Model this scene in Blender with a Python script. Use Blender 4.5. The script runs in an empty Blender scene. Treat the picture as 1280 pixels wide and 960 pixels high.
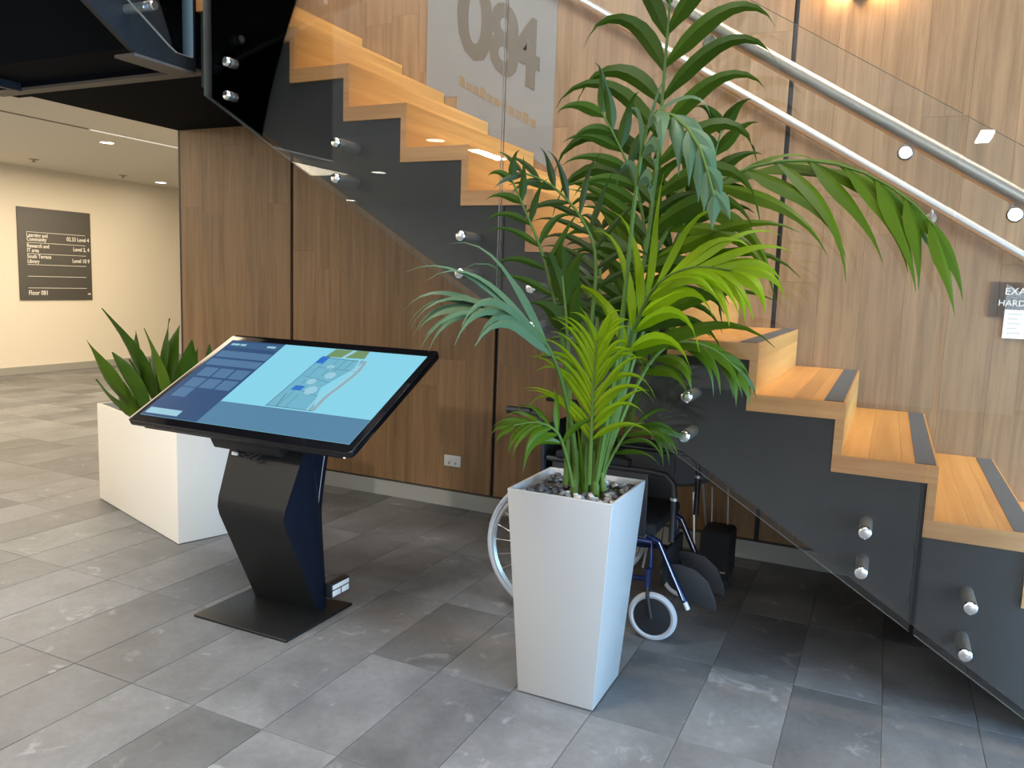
import bpy, bmesh, math, random
from mathutils import Vector, Matrix
random.seed(7)
SC = bpy.context.scene
COL = SC.collection
# ------------------------------------------------------------------ camera
camd = bpy.data.cameras.new('camera'); cam = bpy.data.objects.new('camera', camd); COL.objects.link(cam)
rt, up, fw = Vector((0.902012, 0.430230, 0.035730)), Vector((-0.086847, 0.099760, 0.991214)), Vector((-0.422886, 0.897190, -0.127349))
cam.matrix_world = Matrix(((rt.x, up.x, -fw.x, 2.578), (rt.y, up.y, -fw.y, -2.996), (rt.z, up.z, -fw.z, 1.452), (0, 0, 0, 1)))
camd.sensor_width = 36.0; camd.lens = 27.83; camd.clip_start = 0.05; camd.clip_end = 100
SC.camera = cam
# ------------------------------------------------------------------ world, exposure
SC.view_settings.view_transform = 'Standard'; SC.view_settings.look = 'None'
SC.view_settings.gamma = 1.0; SC.view_settings.use_curve_mapping = False
SC.view_settings.exposure = 0.0
w = bpy.data.worlds.new('world'); SC.world = w; w.use_nodes = True
w.node_tree.nodes['Background'].inputs['Color'].default_value = (0.62, 0.78, 1.0, 1)
w.node_tree.nodes['Background'].inputs['Strength'].default_value = 0.5
# ------------------------------------------------------------------ large lights
def area(name, loc, target, sx, sy, power, col):
    l = bpy.data.lights.new(name, 'AREA'); l.shape = 'RECTANGLE'; l.size = sx; l.size_y = sy
    l.energy = power; l.color = col
    o = bpy.data.objects.new(name, l); COL.objects.link(o); o.location = loc
    d = Vector(target) - Vector(loc); o.rotation_euler = d.to_track_quat('-Z', 'Y').to_euler()
    return o
def spot(name, loc, target, power, col, ang=80, blend=.6, rad=.06):
    l = bpy.data.lights.new(name, 'SPOT'); l.energy = power; l.color = col
    l.spot_size = math.radians(ang); l.spot_blend = blend; l.shadow_soft_size = rad
    o = bpy.data.objects.new(name, l); COL.objects.link(o); o.location = loc
    d = Vector(target) - Vector(loc); o.rotation_euler = d.to_track_quat('-Z', 'Y').to_euler()
    return o
# daylight through the glazed front on the right and the glazing behind the camera
area('daylight_right', (7.85, -1.9, 1.7), (1.0, -.8, .6), 4.8, 3.2, 1050, (0.34, 0.63, 1.0))
area('daylight_back', (6.0, -8.8, 1.4), (2.0, 0, .8), 3.8, 2.4, 160, (0.70, 0.85, 1.0))
area('hall_fill', (-.4, -2.4, 5.8), (-.4, -2.0, 0), 4.0, 2.0, 430, (1.0, .97, .93))  # added neutral overhead fill for floor and planters; the ceiling is closed
area('lobby_lamp_fill', (3.13, -4.62, 2.715), (3.13, -4.62, 0), .10, .55, 40, (1.0, .93, .85))
area('lobby_lamp_fill', (-1.21, -4.55, 2.715), (-1.21, -4.55, 0), .12, .62, 200, (1.0, .93, .85))
area('lobby_lamp_fill', (5.2, -6.2, 2.715), (5.2, -6.2, 0), 1.0, 2.4, 150, (1.0, .93, .85))  # added front fill, no fitting known at this spot
area('lobby_lamp_fill', (-5.2, -3.6, 2.68), (-5.2, -3.6, 0), 3.4, 3.4, 190, (1.0, .85, .64))  # added warm fill for the low planter and the left floor
# warm lamps of the stair hall
area('hall_lamps', (3.6, .70, 5.75), (3.4, 0.75, 1.0), 4.0, .8, 180, (1.0, 0.80, 0.58))
for sx_ in (-.3, .7, 1.7, 2.7, 3.6):
    spot('stair_lamp', (sx_+2.3, .62, 5.6), (sx_, .70, 2.6-.612*sx_), 190, (1.0, 0.70, 0.40), 30, .7, .10)
# corridor on the left
area('corridor_lamps', (-5.2, 2.2, 2.68), (-5.2, 2.2, 0), 3.6, 6.5, 320, (1.0, 0.84, 0.62))

# ------------------------------------------------------------------ constants measured for the stair
G, RS, Z0, YW = 0.3082, 0.1887, 2.5833, 1.354
SL = RS / G
# ------------------------------------------------------------------ materials
MATS = {}
def nt(name):
    m = bpy.data.materials.new(name); m.use_nodes = True; MATS[name] = m
    return m, m.node_tree, m.node_tree.nodes['Principled BSDF']
def L(t, a, b): t.links.new(a, b)
def plain(name, col, rough=.5, metal=0., bump=0., scale=60., spec=.5, var=0.):
    m, t, p = nt(name)
    p.inputs['Base Color'].default_value = (*col, 1); p.inputs['Roughness'].default_value = rough
    p.inputs['Metallic'].default_value = metal; p.inputs['Specular IOR Level'].default_value = spec
    n = t.nodes.new('ShaderNodeTexNoise'); n.inputs['Scale'].default_value = scale; n.inputs['Detail'].default_value = 3
    g = t.nodes.new('ShaderNodeNewGeometry'); L(t, g.outputs['Position'], n.inputs['Vector'])
    if bump:
        b = t.nodes.new('ShaderNodeBump'); b.inputs['Strength'].default_value = bump; b.inputs['Distance'].default_value = .002
        L(t, n.outputs['Fac'], b.inputs['Height']); L(t, b.outputs['Normal'], p.inputs['Normal'])
    mr = t.nodes.new('ShaderNodeMapRange'); mr.inputs['To Min'].default_value = 1 - var; mr.inputs['To Max'].default_value = 1 + var
    L(t, n.outputs['Fac'], mr.inputs['Value'])
    hs = t.nodes.new('ShaderNodeHueSaturation'); hs.inputs['Color'].default_value = (*col, 1)
    L(t, mr.outputs['Result'], hs.inputs['Value']); L(t, hs.outputs['Color'], p.inputs['Base Color'])
    return m
def wood(name, c1, c2, axis='Z', rough=.45, rnd=.25, sc=1.0, bump=.15):
    """long grain along an axis, tone drawn per object"""
    m, t, p = nt(name)
    g = t.nodes.new('ShaderNodeNewGeometry'); oi = t.nodes.new('ShaderNodeObjectInfo')
    mp = t.nodes.new('ShaderNodeMapping')
    s = {'Z': (14, 14, .7), 'Y': (14, .7, 14), 'X': (.7, 14, 14)}[axis]
    mp.inputs['Scale'].default_value = tuple(v * sc for v in s); L(t, g.outputs['Position'], mp.inputs['Vector'])
    mu = t.nodes.new('ShaderNodeMath'); mu.operation = 'MULTIPLY'; mu.inputs[1].default_value = 37.0
    L(t, oi.outputs['Random'], mu.inputs[0])
    n1 = t.nodes.new('ShaderNodeTexNoise'); n1.noise_dimensions = '4D'; n1.inputs['Scale'].default_value = 1.6
    n1.inputs['Detail'].default_value = 6; n1.inputs['Roughness'].default_value = .6; n1.inputs['Distortion'].default_value = .6
    n2 = t.nodes.new('ShaderNodeTexNoise'); n2.noise_dimensions = '4D'; n2.inputs['Scale'].default_value = 9
    n2.inputs['Detail'].default_value = 4
    for n in (n1, n2): L(t, mp.outputs['Vector'], n.inputs['Vector']); L(t, mu.outputs[0], n.inputs['W'])
    ad = t.nodes.new('ShaderNodeMath'); ad.operation = 'MULTIPLY_ADD'; ad.inputs[1].default_value = .35
    L(t, n2.outputs['Fac'], ad.inputs[0]); L(t, n1.outputs['Fac'], ad.inputs[2])
    cr = t.nodes.new('ShaderNodeValToRGB'); cr.color_ramp.elements[0].position = .42; cr.color_ramp.elements[1].position = .88
    cr.color_ramp.elements[0].color = (*c1, 1); cr.color_ramp.elements[1].color = (*c2, 1)
    L(t, ad.outputs[0], cr.inputs['Fac'])
    mr = t.nodes.new('ShaderNodeMapRange'); mr.inputs['To Min'].default_value = 1 - rnd; mr.inputs['To Max'].default_value = 1 + rnd
    L(t, oi.outputs['Random'], mr.inputs['Value'])
    hs = t.nodes.new('ShaderNodeHueSaturation'); L(t, cr.outputs['Color'], hs.inputs['Color']); L(t, mr.outputs['Result'], hs.inputs['Value'])
    L(t, hs.outputs['Color'], p.inputs['Base Color']); p.inputs['Roughness'].default_value = rough
    b = t.nodes.new('ShaderNodeBump'); b.inputs['Strength'].default_value = bump; b.inputs['Distance'].default_value = .001
    L(t, ad.outputs[0], b.inputs['Height']); L(t, b.outputs['Normal'], p.inputs['Normal'])
    return m
def emit(name, col, s):
    m, t, p = nt(name); p.inputs['Base Color'].default_value = (0, 0, 0, 1)
    p.inputs['Emission Color'].default_value = (*col, 1); p.inputs['Emission Strength'].default_value = s
    p.inputs['Roughness'].default_value = .25
    return m
def tile_mat():
    m, t, p = nt('slate_tile')
    g = t.nodes.new('ShaderNodeNewGeometry'); oi = t.nodes.new('ShaderNodeObjectInfo')
    mu = t.nodes.new('ShaderNodeMath'); mu.operation = 'MULTIPLY'; mu.inputs[1].default_value = 53.0; L(t, oi.outputs['Random'], mu.inputs[0])
    def noise(sc, det, dist=0., mapping=None):
        n = t.nodes.new('ShaderNodeTexNoise'); n.noise_dimensions = '4D'; n.inputs['Scale'].default_value = sc
        n.inputs['Detail'].default_value = det; n.inputs['Distortion'].default_value = dist; n.inputs['Roughness'].default_value = .62
        L(t, g.outputs['Position'], n.inputs['Vector']); L(t, mu.outputs[0], n.inputs['W']); return n
    a = noise(3.2, 8, .5); b = noise(38, 5); c = noise(5.5, 9, 1.6)
    cr = t.nodes.new('ShaderNodeValToRGB'); cr.color_ramp.elements[0].position = .3; cr.color_ramp.elements[1].position = .75
    cr.color_ramp.elements[0].color = (.096, .096, .095, 1); cr.color_ramp.elements[1].color = (.196, .193, .186, 1)
    L(t, a.outputs['Fac'], cr.inputs['Fac'])
    cv = t.nodes.new('ShaderNodeValToRGB'); e = cv.color_ramp.elements   # thin pale mineral streaks
    e[0].position = .60; e[0].color = (0, 0, 0, 1); e[1].position = .68; e[1].color = (.45, .45, .45, 1); k = e.new(.76); k.color = (.05, .05, .05, 1)
    L(t, c.outputs['Fac'], cv.inputs['Fac'])
    mx = t.nodes.new('ShaderNodeMixRGB'); mx.inputs['Color2'].default_value = (.36, .35, .33, 1)
    L(t, cv.outputs['Color'], mx.inputs['Fac']); L(t, cr.outputs['Color'], mx.inputs['Color1'])
    m2 = t.nodes.new('ShaderNodeMixRGB'); m2.blend_type = 'OVERLAY'; m2.inputs['Fac'].default_value = .35
    L(t, mx.outputs['Color'], m2.inputs['Color1']); L(t, b.outputs['Color'], m2.inputs['Color2'])
    bw = t.nodes.new('ShaderNodeRGBToBW'); L(t, m2.outputs['Color'], bw.inputs['Color'])
    m3 = t.nodes.new('ShaderNodeMixRGB'); m3.inputs['Fac'].default_value = .88; L(t, m2.outputs['Color'], m3.inputs['Color1']); L(t, bw.outputs['Val'], m3.inputs['Color2'])
    wn = t.nodes.new('ShaderNodeMapRange'); wn.inputs['To Min'].default_value = .74; wn.inputs['To Max'].default_value = 1.28
    L(t, oi.outputs['Random'], wn.inputs['Value'])
    hs = t.nodes.new('ShaderNodeHueSaturation'); L(t, m3.outputs['Color'], hs.inputs['Color']); L(t, wn.outputs['Result'], hs.inputs['Value'])
    L(t, hs.outputs['Color'], p.inputs['Base Color'])
    rr = t.nodes.new('ShaderNodeMapRange'); rr.inputs['To Min'].default_value = .36; rr.inputs['To Max'].default_value = .56
    L(t, a.outputs['Fac'], rr.inputs['Value']); L(t, rr.outputs['Result'], p.inputs['Roughness'])
    bu = t.nodes.new('ShaderNodeBump'); bu.inputs['Strength'].default_value = .35; bu.inputs['Distance'].default_value = .003
    L(t, c.outputs['Fac'], bu.inputs['Height']); L(t, bu.outputs['Normal'], p.inputs['Normal'])
    return m
def glass(name, tint=(.97, .985, .98), ior=1.45):
    m = bpy.data.materials.new(name); m.use_nodes = True; MATS[name] = m; t = m.node_tree; t.nodes.clear()
    o = t.nodes.new('ShaderNodeOutputMaterial'); mx = t.nodes.new('ShaderNodeMixShader'); f = t.nodes.new('ShaderNodeFresnel')
    tr = t.nodes.new('ShaderNodeBsdfTransparent'); gl = t.nodes.new('ShaderNodeBsdfGlossy')
    tr.inputs['Color'].default_value = (*tint, 1); gl.inputs['Roughness'].default_value = .0; f.inputs['IOR'].default_value = ior
    L(t, f.outputs[0], mx.inputs[0]); L(t, tr.outputs[0], mx.inputs[1]); L(t, gl.outputs[0], mx.inputs[2]); L(t, mx.outputs[0], o.inputs['Surface'])
    return m
def leafmat(name, c1, c2, trans=.35, rough=.4):
    m, t, p = nt(name)
    p.inputs['Specular IOR Level'].default_value = .22
    oi = t.nodes.new('ShaderNodeObjectInfo'); g = t.nodes.new('ShaderNodeNewGeometry')
    n = t.nodes.new('ShaderNodeTexNoise'); n.inputs['Scale'].default_value = 7; L(t, g.outputs['Position'], n.inputs['Vector'])
    ad = t.nodes.new('ShaderNodeMath'); ad.operation = 'MULTIPLY_ADD'; ad.inputs[1].default_value = .6; ad.inputs[2].default_value = -.05
    L(t, n.outputs['Fac'], ad.inputs[0])
    a2 = t.nodes.new('ShaderNodeMath'); a2.operation = 'MULTIPLY_ADD'; a2.inputs[1].default_value = .5; L(t, oi.outputs['Random'], a2.inputs[0]); L(t, ad.outputs[0], a2.inputs[2])
    mx = t.nodes.new('ShaderNodeMixRGB'); mx.inputs['Color1'].default_value = (*c1, 1); mx.inputs['Color2'].default_value = (*c2, 1); L(t, a2.outputs[0], mx.inputs['Fac'])
    L(t, mx.outputs['Color'], p.inputs['Base Color']); p.inputs['Roughness'].default_value = rough
    out = t.nodes['Material Output']; tl = t.nodes.new('ShaderNodeBsdfTranslucent'); ms = t.nodes.new('ShaderNodeMixShader'); ms.inputs[0].default_value = trans
    L(t, mx.outputs['Color'], tl.inputs['Color']); L(t, p.outputs[0], ms.inputs[1]); L(t, tl.outputs[0], ms.inputs[2]); L(t, ms.outputs[0], out.inputs['Surface'])
    return m
W_WALL = wood('oak_veneer', (.155, .080, .030), (.305, .174, .078), 'Z', .45, .11)
W_TREAD = wood('stair_oak_tread', (.50, .225, .050), (.74, .37, .095), 'Y', .38, .14, .6)
W_FASC = wood('stair_oak_fascia', (.58, .25, .085), (.80, .43, .17), 'X', .45, .12, .8)
TILE = tile_mat()
GROUT = plain('grout', (.16, .155, .145), .9, bump=.2)
CREAM = plain('cream_paint', (.78, .70, .56), .7, var=.015)
CEIL = plain('ceiling_paint', (.72, .68, .60), .8, var=.015)
WHITEC = plain('white_ceiling_paint', (.66, .66, .65), .8, var=.02)
GREYW = plain('grey_wall_paint', (.62, .60, .57), .7, var=.02)
SKIRT = plain('skirting_grey', (.34, .33, .29), .5, var=.03)
BLACK = plain('black_steel', (.010, .011, .013), .45, var=.05)
STRG = plain('stringer_charcoal', (.032, .031, .030), .6, var=.02, scale=3)
LIPM = plain('bronze_lip', (.11, .085, .065), .5, var=.05)
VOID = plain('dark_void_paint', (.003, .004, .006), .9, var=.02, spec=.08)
STEEL = plain('brushed_steel', (.55, .53, .49), .42, .9, var=.03)
STEELP = plain('polished_steel', (.85, .84, .82), .12, 1.0, bump=.3, scale=250)
GLASS = glass('balustrade_glass')
GEDGE = plain('glass_edge', (.32, .33, .30), .15, var=.05)
GRIP = plain('grip_strip_grey', (.085, .09, .095), .75, bump=.5, scale=500, var=.12)
POTW = plain('white_gloss_planter', (.385, .362, .335), .32, var=.01)
POTL = plain('white_matt_planter', (.80, .755, .67), .5, var=.01)
SOIL = plain('soil', (.035, .025, .018), .95, bump=1., scale=90, var=.4)
KBLK = plain('kiosk_black', (.007, .007, .007), .42, var=.05, spec=.35)
KSIDE = plain('kiosk_side_navy', (.004, .006, .013), .4, var=.05, spec=.3)
KBEZ = plain('kiosk_bezel', (.004, .004, .005), .08, var=.02)
RUB = plain('rubber_grey', (.42, .43, .44), .6, var=.05)
BLKP = plain('black_plastic', (.014, .014, .016), .5, bump=.2, var=.1)
FAB = plain('black_fabric', (.012, .012, .013), .9, bump=.5, scale=400, var=.2)
BLUEF = plain('blue_frame_paint', (.008, .018, .075), .35, .3, var=.05)
GREYD = plain('footplate_grey', (.028, .028, .031), .55, var=.05)
GREYP = plain('grey_plastic', (.16, .16, .17), .5, var=.05)
WHT = plain('white_plastic', (.75, .74, .70), .4, var=.01)
SIGNM = plain('sign_grey', (.10, .092, .08), .5, var=.03)
TXTA = plain('acrylic_lettering', (.74, .66, .55), .6)
TXT = plain('sign_lettering', (.80, .76, .66), .6, var=.01)
REFL = plain('reflection_tone', (.20, .185, .16), .6, var=.04)  # panel and lettering colours carry a reflection from the glass
REFLT = plain('reflected_lettering', (.115, .088, .058), .6, var=.04)
REFLS = plain('reflected_small_lettering', (.22, .14, .065), .6, var=.04)
PAPER = plain('paper', (.78, .72, .62), .7, var=.03)
ACRY = glass('acrylic', (.94, .94, .94), 1.49)
STEMG = leafmat('palm_stem', (.055, .10, .014), (.12, .18, .03), .1, .55)
BARK = plain('palm_bark', (.20, .16, .09), .9, bump=1., scale=60, var=.3)
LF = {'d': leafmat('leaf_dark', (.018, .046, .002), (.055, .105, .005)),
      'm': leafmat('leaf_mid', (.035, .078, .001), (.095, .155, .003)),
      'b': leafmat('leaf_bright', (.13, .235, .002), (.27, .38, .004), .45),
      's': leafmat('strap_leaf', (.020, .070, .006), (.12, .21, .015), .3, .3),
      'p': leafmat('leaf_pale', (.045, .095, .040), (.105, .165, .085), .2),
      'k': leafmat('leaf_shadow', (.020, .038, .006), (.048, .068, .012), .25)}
# ------------------------------------------------------------------ helpers
def obj(name, verts, faces, mat, parent=None, smooth=False, mats=None, fm=None):
    me = bpy.data.meshes.new(name); me.from_pydata([tuple(v) for v in verts], [], faces)
    for m in (mats or [mat]): me.materials.append(m)
    if fm:
        for p, i in zip(me.polygons, fm): p.material_index = i
    me.update()
    bm = bmesh.new(); bm.from_mesh(me); bmesh.ops.recalc_face_normals(bm, faces=bm.faces[:]); bm.to_mesh(me); bm.free()
    if smooth:
        for p in me.polygons: p.use_smooth = True
        me.set_sharp_from_angle(angle=math.radians(40))
    o = bpy.data.objects.new(name, me); COL.objects.link(o)
    if parent: o.parent = parent; o.matrix_parent_inverse = parent.matrix_world.inverted()
    return o
class MB:
    def __init__(s): s.v = []; s.f = []
    def add(s, v, f):
        n = len(s.v); s.v += [tuple(x) for x in v]; s.f += [tuple(i + n for i in q) for q in f]; return s
    def box(s, a, b, bev=0.):
        (x0, y0, z0), (x1, y1, z1) = a, b
        return s.add([(x0,y0,z0),(x1,y0,z0),(x1,y1,z0),(x0,y1,z0),(x0,y0,z1),(x1,y0,z1),(x1,y1,z1),(x0,y1,z1)],
                     [(0,3,2,1),(4,5,6,7),(0,1,5,4),(1,2,6,5),(2,3,7,6),(3,0,4,7)])
    def hexa(s, p):   # 4 bottom, 4 top
        return s.add(p, [(0,3,2,1),(4,5,6,7),(0,1,5,4),(1,2,6,5),(2,3,7,6),(3,0,4,7)])
    def prism(s, poly, ax, a, b):
        def P(u, v, w): return {0: (w, u, v), 1: (u, w, v), 2: (u, v, w)}[ax]
        n = len(poly)
        return s.add([P(u, v, a) for u, v in poly] + [P(u, v, b) for u, v in poly],
                     [tuple(range(n)), tuple(range(2*n-1, n-1, -1))] + [(i, (i+1) % n, n+(i+1) % n, n+i) for i in range(n)])
    def tube(s, pts, r, n=10, caps=True):
        pts = [Vector(p) for p in pts]; rs = r if isinstance(r, (list, tuple)) else [r]*len(pts); rings = []
        prev = None
        for i, p in enumerate(pts):
            d = (pts[min(i+1, len(pts)-1)] - pts[max(i-1, 0)]).normalized()
            if prev is None:
                u = d.cross(Vector((0, 0, 1)))
                if u.length < .1: u = d.cross(Vector((1, 0, 0)))
            else: u = prev - d * prev.dot(d)
            u.normalize(); prev = u; w = d.cross(u)
            rings.append([p + (u*math.cos(2*math.pi*k/n) + w*math.sin(2*math.pi*k/n))*rs[i] for k in range(n)])
        v = [q for R in rings for q in R]; f = []
        for i in range(len(rings)-1):
            for k in range(n): f.append((i*n+k, i*n+(k+1) % n, (i+1)*n+(k+1) % n, (i+1)*n+k))
        if caps: f.append(tuple(range(n-1, -1, -1))); f.append(tuple(range((len(rings)-1)*n, len(rings)*n)))
        return s.add(v, f)
    def torus(s, c, axis, R, r, n=40, m=8, r2=None):
        c = Vector(c); a = Vector(axis).normalized(); u = a.cross(Vector((0, 0, 1)));
        if u.length < .1: u = a.cross(Vector((1, 0, 0)))
        u.normalize(); w = a.cross(u); r2 = r2 or r; v = []; f = []
        for i in range(n):
            t = 2*math.pi*i/n; e = u*math.cos(t) + w*math.sin(t)
            for k in range(m):
                q = 2*math.pi*k/m; v.append(c + e*(R + r*math.cos(q)) + a*(r2*math.sin(q)))
        for i in range(n):
            for k in range(m): f.append((i*m+k, ((i+1) % n)*m+k, ((i+1) % n)*m+(k+1) % m, i*m+(k+1) % m))
        return s.add(v, f)
    def lathe(s, c, prof, n=20, axis='Z'):
        v = []; f = []
        for (r, h) in prof:
            for k in range(n):
                t = 2*math.pi*k/n; x, y = r*math.cos(t), r*math.sin(t)
                P = {'Z': (x, y, h), 'Y': (x, h, y), 'X': (h, x, y)}[axis]; v.append(tuple(c[i]+P[i] for i in range(3)))
        for i in range(len(prof)-1):
            for k in range(n): f.append((i*n+k, i*n+(k+1) % n, (i+1)*n+(k+1) % n, (i+1)*n+k))
        f.append(tuple(range(n-1, -1, -1))); f.append(tuple(range((len(prof)-1)*n, len(prof)*n)))
        return s.add(v, f)
    def build(s, name, mat, parent=None, smooth=False, bevel=0., seg=2):
        o = obj(name, s.v, s.f, mat, parent, smooth)
        if bevel:
            me = o.data; bm = bmesh.new(); bm.from_mesh(me)
            ed = [e for e in bm.edges if len(e.link_faces) == 2 and e.calc_face_angle(0) > .5]
            bmesh.ops.bevel(bm, geom=ed, offset=bevel, segments=seg, affect='EDGES', profile=.5, clamp_overlap=True)
            bm.to_mesh(me); bm.free()
            for p in me.polygons: p.use_smooth = True
            me.set_sharp_from_angle(angle=math.radians(50))
        return o
def tag(o, label=None, cat=None, group=None, kind=None):
    if label: o['label'] = label
    if cat: o['category'] = cat
    if group: o['group'] = group
    if kind: o['kind'] = kind
    return o
def thing(name, loc, label, cat, group=None, rz=0., kind=None):
    o = bpy.data.objects.new(name, None); COL.objects.link(o); o.location = loc; o.rotation_euler.z = rz
    o.empty_display_size = .1; bpy.context.view_layer.update(); return tag(o, label, cat, group, kind)
def struct(o, label=None): return tag(o, label, None, None, 'structure')
def text(name, s, size, mat, M, parent, extr=.0006, align='LEFT', sx=1., off=0.):
    c = bpy.data.curves.new(name, 'FONT'); c.body = s; c.size = size; c.extrude = extr; c.align_x = align; c.resolution_u = 3; c.offset = off
    t = bpy.data.objects.new(name, c); COL.objects.link(t)
    me = bpy.data.meshes.new_from_object(t.evaluated_get(bpy.context.evaluated_depsgraph_get())) if False else bpy.data.meshes.new_from_object(t)
    bpy.data.objects.remove(t)
    me.materials.clear(); me.materials.append(mat)
    me.transform(M @ Matrix.Diagonal((sx, 1, 1, 1)))
    o = bpy.data.objects.new(name, me); COL.objects.link(o)
    if parent: o.parent = parent; o.matrix_parent_inverse = parent.matrix_world.inverted()
    return o
# ================================================================== SETTING
# floor: grout bed with separate slate tiles
floor = struct(MB().box((-8.0, -9, -.06), (8.0, 9.5, -.004)).build('floor', GROUT), 'grey slate tiled floor')
TX, X0T = .3, 2.0735
ylines = [0.0, -.57, -1.17]
while ylines[-1] > -8.9: ylines.append(ylines[-1] - .6)
ylines = ylines[::-1]
while ylines[-1] < 9.3: ylines.append(ylines[-1] + .6)
cells = []
for j in range(len(ylines) - 1):
    ya, yb = ylines[j], ylines[j+1]
    for i in range(-34, 20):
        xa = X0T + i*TX; xb = xa + TX; cx, cy = (xa+xb)/2, (ya+yb)/2
        if xa < -7.84 or xb > 8 or (cy > YW and cx > -2.2 and ya > YW - .05): continue
        d = Vector((cx, cy, 0)) - Vector((2.578, -2.996, 1.452)); zc = d.dot(fw)
        vis = zc > .3 and abs(d.dot(rt)/zc) < .72 and abs(d.dot(up)/zc) < .56
        cells.append((not vis, d.length, xa, ya, xb, yb))
cells.sort()
def tilev(xa, ya, xb, yb, dz=0.):
    g, c = .0011, .0022
    lo = [(xa+g, ya+g), (xb-g, ya+g), (xb-g, yb-g), (xa+g, yb-g)]; hi = [(xa+g+c, ya+g+c), (xb-g-c, ya+g+c), (xb-g-c, yb-g-c), (xa+g+c, yb-g-c)]
    v = [(x, y, -.006) for x, y in lo] + [(x, y, -.0008+dz) for x, y in lo] + [(x, y, dz) for x, y in hi]
    f = [(8, 9, 10, 11)] + [(4+i, 4+(i+1) % 4, 8+(i+1) % 4, 8+i) for i in range(4)] + [(i, (i+1) % 4, 4+(i+1) % 4, 4+i) for i in range(4)]
    return v, f
for c in cells[:290]:
    v, f = tilev(*c[2:], dz=random.uniform(-.0006, .0)); m = MB().add(v, f); m.build('tile', TILE, floor)
m = MB()
for c in cells[290:]: m.add(*tilev(*c[2:], dz=0))
tag(m.build('tile_field', TILE, floor), kind='stuff')

# wood wall behind the stair: dark backing + veneer planks, open black seams
wall = struct(MB().box((-2.25, YW+.022, 0), (8, YW+.20, 6.0)).build('wall_back', BLACK), 'tall oak veneer wall with dark vertical seams behind the stair')
seams = [-2.255, -1.192, .412, 2.028, 3.632, 5.24, 6.84, 8.0]
for a, b in zip(seams[:-1], seams[1:]):
    n = max(1, round((b-a)/.2)); wp = (b-a-.024)/n
    for k in range(n):
        xa = a + .012 + k*wp; z = .112; off = random.uniform(.25, 1.0)
        cuts = []
        zz = off
        while zz < 5.7: cuts.append(zz); zz += random.uniform(.9, 1.9)
        zs = [z] + [c for c in cuts if c > .35] + [5.95]
        # planks above the frame are merged upward to keep the count low
        zs = [q for q in zs if q < 3.35] + [5.95]
        for z1, z2 in zip(zs[:-1], zs[1:]):
            e = .0004
            MB().box((xa+e, YW, z1+e), (xa+wp-e, YW+.02, z2-e)).build('plank', W_WALL, wall)
struct(MB().box((-2.25, YW-.006, 0), (8, YW+.022, .10)).build('baseboard_back', SKIRT), 'low grey skirting under the oak wall')
# return of the wood block into the corridor
struct(MB().box((-2.262, YW+.0, 0), (-2.246, YW+.2, 2.51)).build('trim_1', BLACK), 'thin black end trim of the oak wall')
struct(MB().box((-2.25, YW+.2, 0), (-2.0, 9.5, 2.73)).build('wall_corridor', CREAM), 'cream side wall of the corridor')
# corridor on the left
farwall = struct(MB().box((-8.0, -9, 0), (-7.84, 9.5, 2.75)).build('wall_left', CREAM), 'cream painted wall at the far end of the lobby')
struct(MB().box((-7.84, -9, 0), (-7.825, 9.5, .10)).build('baseboard_left', SKIRT), 'grey skirting of the far cream wall')
struct(MB().box((-8, -9, 2.73), (-2.40, 9.5, 2.85)).build('ceiling', CEIL), 'low cream corridor ceiling')
struct(MB().box((-8, 9.5, 0), (-2.0, 9.65, 2.85)).build('wall_corridor_end', CREAM), 'end wall of the corridor')
bk = struct(MB().box((-2.40, -3.4, 2.522), (-2.262, YW+.2, 6.0)).build('wall_bulkhead', VOID), 'black bulkhead above the corridor opening')
struct(MB().box((-2.405, -3.4, 2.508), (-2.258, YW+.2, 2.522)).build('trim_2', SKIRT), 'pale edge trim below the bulkhead')
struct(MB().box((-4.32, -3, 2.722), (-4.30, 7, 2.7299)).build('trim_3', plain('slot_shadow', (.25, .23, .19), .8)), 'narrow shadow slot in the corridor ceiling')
# hall behind the camera: low ceiling, walls, glazed fronts (only seen in reflections)
struct(MB().box((-2.40, -9, 2.73), (8, -3.4, 2.9)).build('ceiling_lobby', WHITEC), 'low white ceiling of the lobby behind the camera')
struct(MB().box((-2.40, -3.5, 2.9), (8, -3.4, 6.0)).build('wall_upper_front', GREYW), 'upper wall over the lobby ceiling edge')
struct(MB().box((-2.40, -3.5, 5.9), (8, YW+.2, 6.0)).build('ceiling_hall', WHITEC), 'high ceiling above the stair')
m = MB(); m.box((-8, -9.15, 2.6), (8, -9, 2.9)); m.box((-8, -9.15, 0), (4.1, -9, 2.6))
struct(m.build('wall_front', GREYW), 'wall around the glazed entrance behind the camera')
m = MB(); m.box((8, -9, 3.7), (8.15, YW+.2, 6)); m.box((8, 1.0, 0), (8.15, YW+.2, 3.7)); m.box((8, -9, 0), (8.15, -5.4, 3.7))
struct(m.build('wall_right', GREYW), 'wall around the glazed front on the right')
def glazing(name, p0, p1, z1, n, lab):
    fr = MB(); p0 = Vector(p0); p1 = Vector(p1); d = (p1-p0)/n
    for i in range(n+1):
        q = p0 + d*i; fr.box((q.x-.03, q.y-.03, 0), (q.x+.03, q.y+.03, z1))
    for z in (.03, z1-.03, 2.2):
        a, b = (min(p0.x, p1.x)-.025, min(p0.y, p1.y)-.025), (max(p0.x, p1.x)+.025, max(p0.y, p1.y)+.025)
        fr.box((a[0], a[1], z-.03), (b[0], b[1], z+.03))
    w_ = struct(fr.build(name, BLACK), lab)
    a, b = p0, p1
    for i in range(n):
        q, s_ = p0+d*i, p0+d*(i+1)
        MB().box((min(q.x, s_.x)-.004, min(q.y, s_.y)-.004, .06), (max(q.x, s_.x)+.004, max(q.y, s_.y)+.004, z1-.06)).build('pane', GLASS, w_)
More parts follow.
